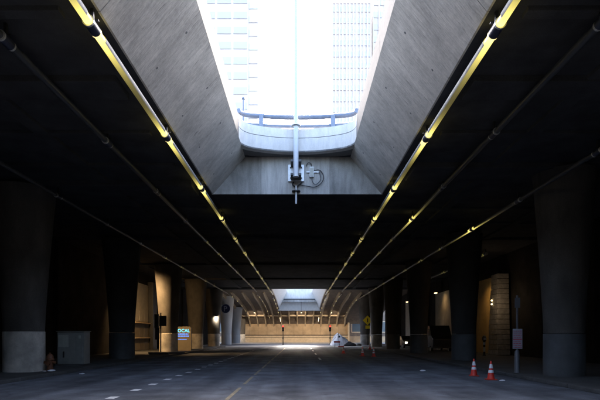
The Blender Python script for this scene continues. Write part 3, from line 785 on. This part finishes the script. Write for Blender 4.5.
# ------------------------------------------------------------------ right side things
def make_cone():
    t = thing('traffic_cone', 'cone', 'traffic cone', (0, 0, 0), 'orange traffic cones')
    obj('base', MB().box(-.19, .19, -.19, .19, 0, .035), 'cone_base', t, bevel=.01)
    obj('body', MB().lathe([(.145, .036), (.135, .06), (.028, .70), (.022, .715)], 24), 'cone', t, smooth=True)
    def rr(z): return .135+(.028-.135)*(z-.06)/.64+.003
    for a, b in ((.27, .37), (.44, .60)):
        obj('collar', MB().lathe([(rr(a), a), (rr(b), b)], 24), 'reflect', t, smooth=True)
    return t
cone0 = make_cone()
cones = [('nearer of the two large orange cones on the right', 7.22, 18.9), ('farther of the two large orange cones on the right', 7.2, 20.7),
         ('small far cone nearest the tent', 4.0, 46.0), ('far cone in the dark, left of the last pair', 5.0, 40.0),
         ('far cone in the dark, rightmost of the small ones', 5.75, 39.0), ('tiny red cone below the yellow sign', 8.1, 58.0)]
for k, (lab, x, y) in enumerate(cones):
    o = cone0 if k == 0 else copy_tree(cone0)
    o.location = (x, y, 0.002); o['label'] = lab; o.rotation_euler.z = random.uniform(-.5, .5)

sp2 = thing('parking_sign', 'parking sign post with a white and red plate by the nearest right column', 'sign', (9.05, 20.85, .12))
sx, sy = 9.05, 20.85
obj('post', MB().box(sx-.03, sx+.03, sy-.03, sy+.03, .12, 3.35), 'sign_back', sp2)
obj('sleeve', MB().lathe([(.13, .12), (.11, .16), (.10, 1.0), (.06, 1.06)], 16, (sx, sy, 0)), 'sign_back', sp2, smooth=True)
obj('upper_plate', MB().box(sx-.11, sx+.11, sy-.05, sy-.032, 2.83, 3.25), 'sign_back', sp2)
pl = obj('plate', MB().box(sx-.2, sx+.2, sy-.05, sy-.032, 1.12, 1.95), 'sign_white', sp2, bevel=.004)
random.seed(3)
for k in range(9):
    z = 1.86-k*.085
    if k == 4: obj('stripe', MB().box(sx-.19, sx+.19, sy-.054, sy-.0502, z-.02, z+.02), 'sign_red', pl); continue
    x = sx-.17
    while x < sx+.14:
        wd = random.uniform(.04, .12); obj('print', MB().box(x, min(x+wd, sx+.17), sy-.054, sy-.0502, z-.013, z+.013), 'sign_red', pl); x += wd+.02

# traffic signals at the crossing street
def signal(label, x, y):
    t = thing('traffic_signal', label, 'traffic signal', (x, y, 0), 'red traffic signals at the crossing')
    obj('pole', MB().lathe([(.11, 0), (.07, .15), (.06, 2.3)], 12, (x, y, 0)), 'black', t, smooth=True)
    h = obj('head', MB().box(x-.18, x+.18, y-.12, y+.14, 2.3, 3.35), 'black', t, bevel=.03)
    for k, m in enumerate(('lens_dark', 'lens_dark', 'red_lit')):
        z = 2.48+k*.34
        obj('lens', MB().tube([(x, y-.14, z), (x, y-.121, z)], .145 if m == 'red_lit' else .12, 16), m, h)
        obj('visor', MB().tube([(x, y-.32, z), (x, y-.121, z)], .15, 12, False, 0, math.pi), 'black', h, fix=False)
    obj('push_box', MB().box(x-.1, x+.1, y-.1, y+.1, 1.0, 1.3), 'black', t)
signal('left red traffic signal before the tan wall', -2.85, 84)
signal('right red traffic signal beside the white tent', 5.05, 84)

# tent, bundle and barrier
random.seed(11)
def tent():
    t = thing('tent', 'white dome tent pitched before the tan wall', 'tent', (6.9, 81, 0))
    mb = MB(); nx, ny = 26, 20; cx, cy = 6.6, 81.0
    for j in range(ny+1):
        for i in range(nx+1):
            u = -1+2*i/nx; v = -1+2*j/ny
            h = max(0, 1-abs(u)**1.6)**.9*max(0, 1-abs(v)**2.0)**.8*(1+.07*math.sin(9*math.atan2(v, u)))
            px = u*1.75-.35*h; z = 1.85*h*(1-.10*math.sin(5*u+3*v))
            mb.v.append((cx+px+random.uniform(-.05, .05), cy+v*1.5+random.uniform(-.05, .05), z+.005))
    for j in range(ny):
        for i in range(nx):
            a = j*(nx+1)+i; mb.f.append((a, a+1, a+nx+2, a+nx+1))
    obj('canopy', mb, 'tarp', t, smooth=True, fix=False)
    for row in (ny//2, ny//4+1):
        obj('seam', MB().tube([(mb.v[row*(nx+1)+i][0], mb.v[row*(nx+1)+i][1], mb.v[row*(nx+1)+i][2]+.015) for i in range(nx+1)], .022, 6), 'cab_light', t)
    col = nx//2-2
    obj('seam', MB().tube([(mb.v[j*(nx+1)+col][0], mb.v[j*(nx+1)+col][1], mb.v[j*(nx+1)+col][2]+.015) for j in range(ny+1)], .022, 6), 'cab_light', t)
    obj('flap', MB().prism([(4.6, 0), (5.6, 0), (5.6, .55), (5.2, .25)], 'y', 79.9, 80.6), 'tarp', t)
    obj('vent', MB().box(cx-.45, cx-.2, cy-.95, cy-.6, 1.15, 1.55), 'dark_cloth', t, bevel=.03)
tent()
def blob(name, label, cat, c, s, m, seed):
    random.seed(seed); bm = bmesh.new(); bmesh.ops.create_icosphere(bm, subdivisions=3, radius=1)
    for v in bm.verts:
        d = v.co.copy(); k = 1+.22*math.sin(d.x*4+seed)*math.cos(d.y*5)+random.uniform(-.05, .05)
        v.co = Vector((d.x*s[0]*k, d.y*s[1]*k, max(-.0, d.z*s[2]*k*1.0)))
    me = bpy.data.meshes.new(name); bm.to_mesh(me); bm.free(); me.materials.append(M[m])
    for p in me.polygons: p.use_smooth = True
    o = bpy.data.objects.new(name, me); C.objects.link(o); o.location = c
    return tag(o, label, cat)
blob('bundle', 'heap of dark bundles right of the white tent', 'bundle', (7.6, 76, 0.0), (.95, .6, .62), 'dark_cloth', 2)
blob('bundle', 'low grey bundle at the right end of the dark heap', 'bundle', (9.0, 77.5, 0.0), (.5, .4, .4), 'cab', 5)
br = thing('barrier', 'red board barrier on dark legs before the white tent', 'barrier', (5.3, 70, 0))
obj('board', MB().box(4.75, 5.6, 69.96, 70.0, .62, .84), 'barrier_red', br)
obj('leg', MB().box(5.45, 5.52, 69.9, 70.1, .0, .62), 'black', br)
obj('leg', MB().box(4.85, 4.92, 69.9, 70.1, .0, .62), 'black', br)
obj('foot', MB().box(5.35, 6.1, 69.8, 70.2, .004, .14), 'barrier_red', br, bevel=.02)
ys = thing('warning_sign', 'yellow diamond warning sign with a plaque before the far right column', 'sign', (10.3, 77, 0))
yx, yy, yz = 10.4, 77.0, 3.95
obj('post', MB().box(yx-.04, yx+.04, yy+.03, yy+.1, 0.12, 4.6), 'black', ys)
obj('diamond', MB().prism([(yx, yz-.75), (yx+.75, yz), (yx, yz+.75), (yx-.75, yz)], 'y', yy-.02, yy), 'sign_yellow', ys)
obj('symbol', MB().box(yx-.08, yx+.08, yy-.026, yy-.0202, yz-.3, yz+.3), 'sign_blk', ys)
obj('plaque', MB().box(yx-.32, yx+.32, yy-.02, yy, yz-1.3, yz-.8), 'sign_yellow', ys)

# dark vehicles behind the right columns
def wheel(t, x, y, r=.33, wd=.2):
    w_ = obj('wheel', MB().tube([(x-wd/2, y, r), (x+wd/2, y, r)], r, 20), 'tyre', t)
    obj('rim', MB().tube([(x-wd/2-.01, y, r), (x+wd/2+.01, y, r)], r*.58, 14), 'galv', w_)
def vehicle(name, label, cat, x, y, prof, glass, W, wh, lights, z0=.12):
    t = thing(name, label, cat, (x, y, z0))
    mb = MB().prism([(y+a, z0+b) for a, b in prof], 'x', x-W/2, x+W/2)
    obj('body', mb, 'car', t, bevel=.05)
    for poly in glass:
        for s in (-1, 1):
            xx = x+s*(W/2+.004)
            obj('window', MB().prism([(y+a, z0+b) for a, b in poly], 'x', xx-.006, xx+.006), 'glass', t)
    for a in wh:
        for s in (-1, 1): wheel(t, x+s*(W/2-.1), y+a, .33)
    for s in (-1, 1):
        obj('headlight', MB().box(x+s*W*.36-.14, x+s*W*.36+.14, y+lights[0]-.03, y+lights[0]+.02, z0+lights[1]-.08, z0+lights[1]+.08), 'lens_dark' if lights[2] else 'reflect', t)
        obj('bumper', MB().box(x+s*W*.25-W*.22, x+s*W*.25+W*.22, y+lights[0]-.06, y+lights[0]+.03, z0+.3, z0+.45), 'black', t, bevel=.02)
    return t
vehicle('parked_van', 'dark high-roofed van parked behind the second right column', 'van', 13.6, 47.5,
        [(0, .3), (4.9, .3), (4.95, 1.0), (4.9, 2.3), (4.6, 2.5), (1.3, 2.5), (.55, 1.45), (0, 1.2)], [[(.75, 1.5), (1.9, 1.5), (1.9, 2.2), (1.25, 2.2)], [(2.3, 1.5), (4.5, 1.5), (4.5, 2.2), (2.3, 2.2)]], 1.95, (.95, 3.9), (0, .85, True), z0=.12)
car = vehicle('parked_car', 'dark car with a white front lamp far behind the right columns', 'car', 13.4, 60.0,
        [(0, .25), (4.3, .25), (4.35, .85), (3.9, 1.0), (3.3, 1.42), (1.9, 1.45), (1.15, .98), (.1, .8)], [[(1.4, 1.0), (2.5, 1.0), (2.5, 1.36), (2.0, 1.36)], [(2.6, 1.0), (3.6, 1.0), (3.2, 1.34), (2.6, 1.36)]], 1.75, (.85, 3.45), (0, .66, False), z0=.12)
obj('lit_lamp', MB().box(12.62, 12.86, 59.94, 59.975, .68, .88), 'lamp_w', car)

# ------------------------------------------------------------------ towers beyond, seen through the opening
def tower(label, x0, x1, y, h, floors, bays, face, gl, fins=0, base=0, skip=None):
    t = thing('tower', label, 'tower', ((x0+x1)/2, y, 0), 'pale towers beyond the opening')
    obj('wall', MB().box(x0, x1, y, y+18, 0, h), face, t)
    obj('roof_edge', MB().box(x0-.3, x1+.3, y-.3, y+18.3, h, h+1.2), face, t)
    fh = (h-base)/floors; bw = (x1-x0)/bays; me = None
    for f in range(floors):
        for b in range(bays):
            z = base+f*fh
            if z < 40 and y > 60: continue
            if skip and skip(f, b): continue
            if me is None:
                o = obj('window', MB().box(0, bw*.84, -.12, .05, 0, fh*.42).box(-.1, bw*.84+.1, -.3, -.12, -.25, -.05), gl, t, loc=(x0+b*bw+bw*.08, y, z+fh*.3)); me = o.data
            else:
                o = bpy.data.objects.new('window', me); C.objects.link(o); o.parent = t
                o.location = (x0+b*bw+bw*.08-(x0+x1)/2, 0, z+fh*.3)
    if fins:
        mf = None
        for k in range(fins+1):
            x = x0+(x1-x0)*k/fins
            o = obj('fin', MB().box(x-.22, x+.22, y-.6, y+.01, 30, h+.5), 'b_mull', t)
    return t
tower('pale tower with rows of light blue windows at the left', -30, -15.5, 150, 150, 33, 3, 'b_pale', 'b_glass')
tower('narrow pale tower strip beside the left window tower', -15.5, -12.6, 150.5, 140, 34, 1, 'b_pale', 'b_glass2')
tower('pale warm tower with thin vertical fins at the right', 11.6, 25.5, 180, 121, 30, 5, 'b_warm', 'b_glass2', fins=11)
tower('taller slim tower with dark slots behind the finned tower', 19.5, 25.8, 205, 135, 30, 3, 'b_pale', 'b_glass2', fins=4)
tower('pale tower at the far right, half hidden by the opening edge', 27.0, 40, 185, 127, 28, 5, 'b_pale', 'b_glass2', fins=6)
sp3 = thing('thin_pole', 'thin dark pole standing behind the left end of the curved railing', 'pole', (-3.0, 26.5, 9.9))
obj('shaft', MB().lathe([(.07, 9.9), (.05, 14.2)], 10, (-3.0, 26.5, 0)), 'rail', sp3, smooth=True)
obj('cap', MB().lathe([(.09, 14.2), (.09, 14.28), (.03, 14.34)], 10, (-3.0, 26.5, 0)), 'rail', sp3)
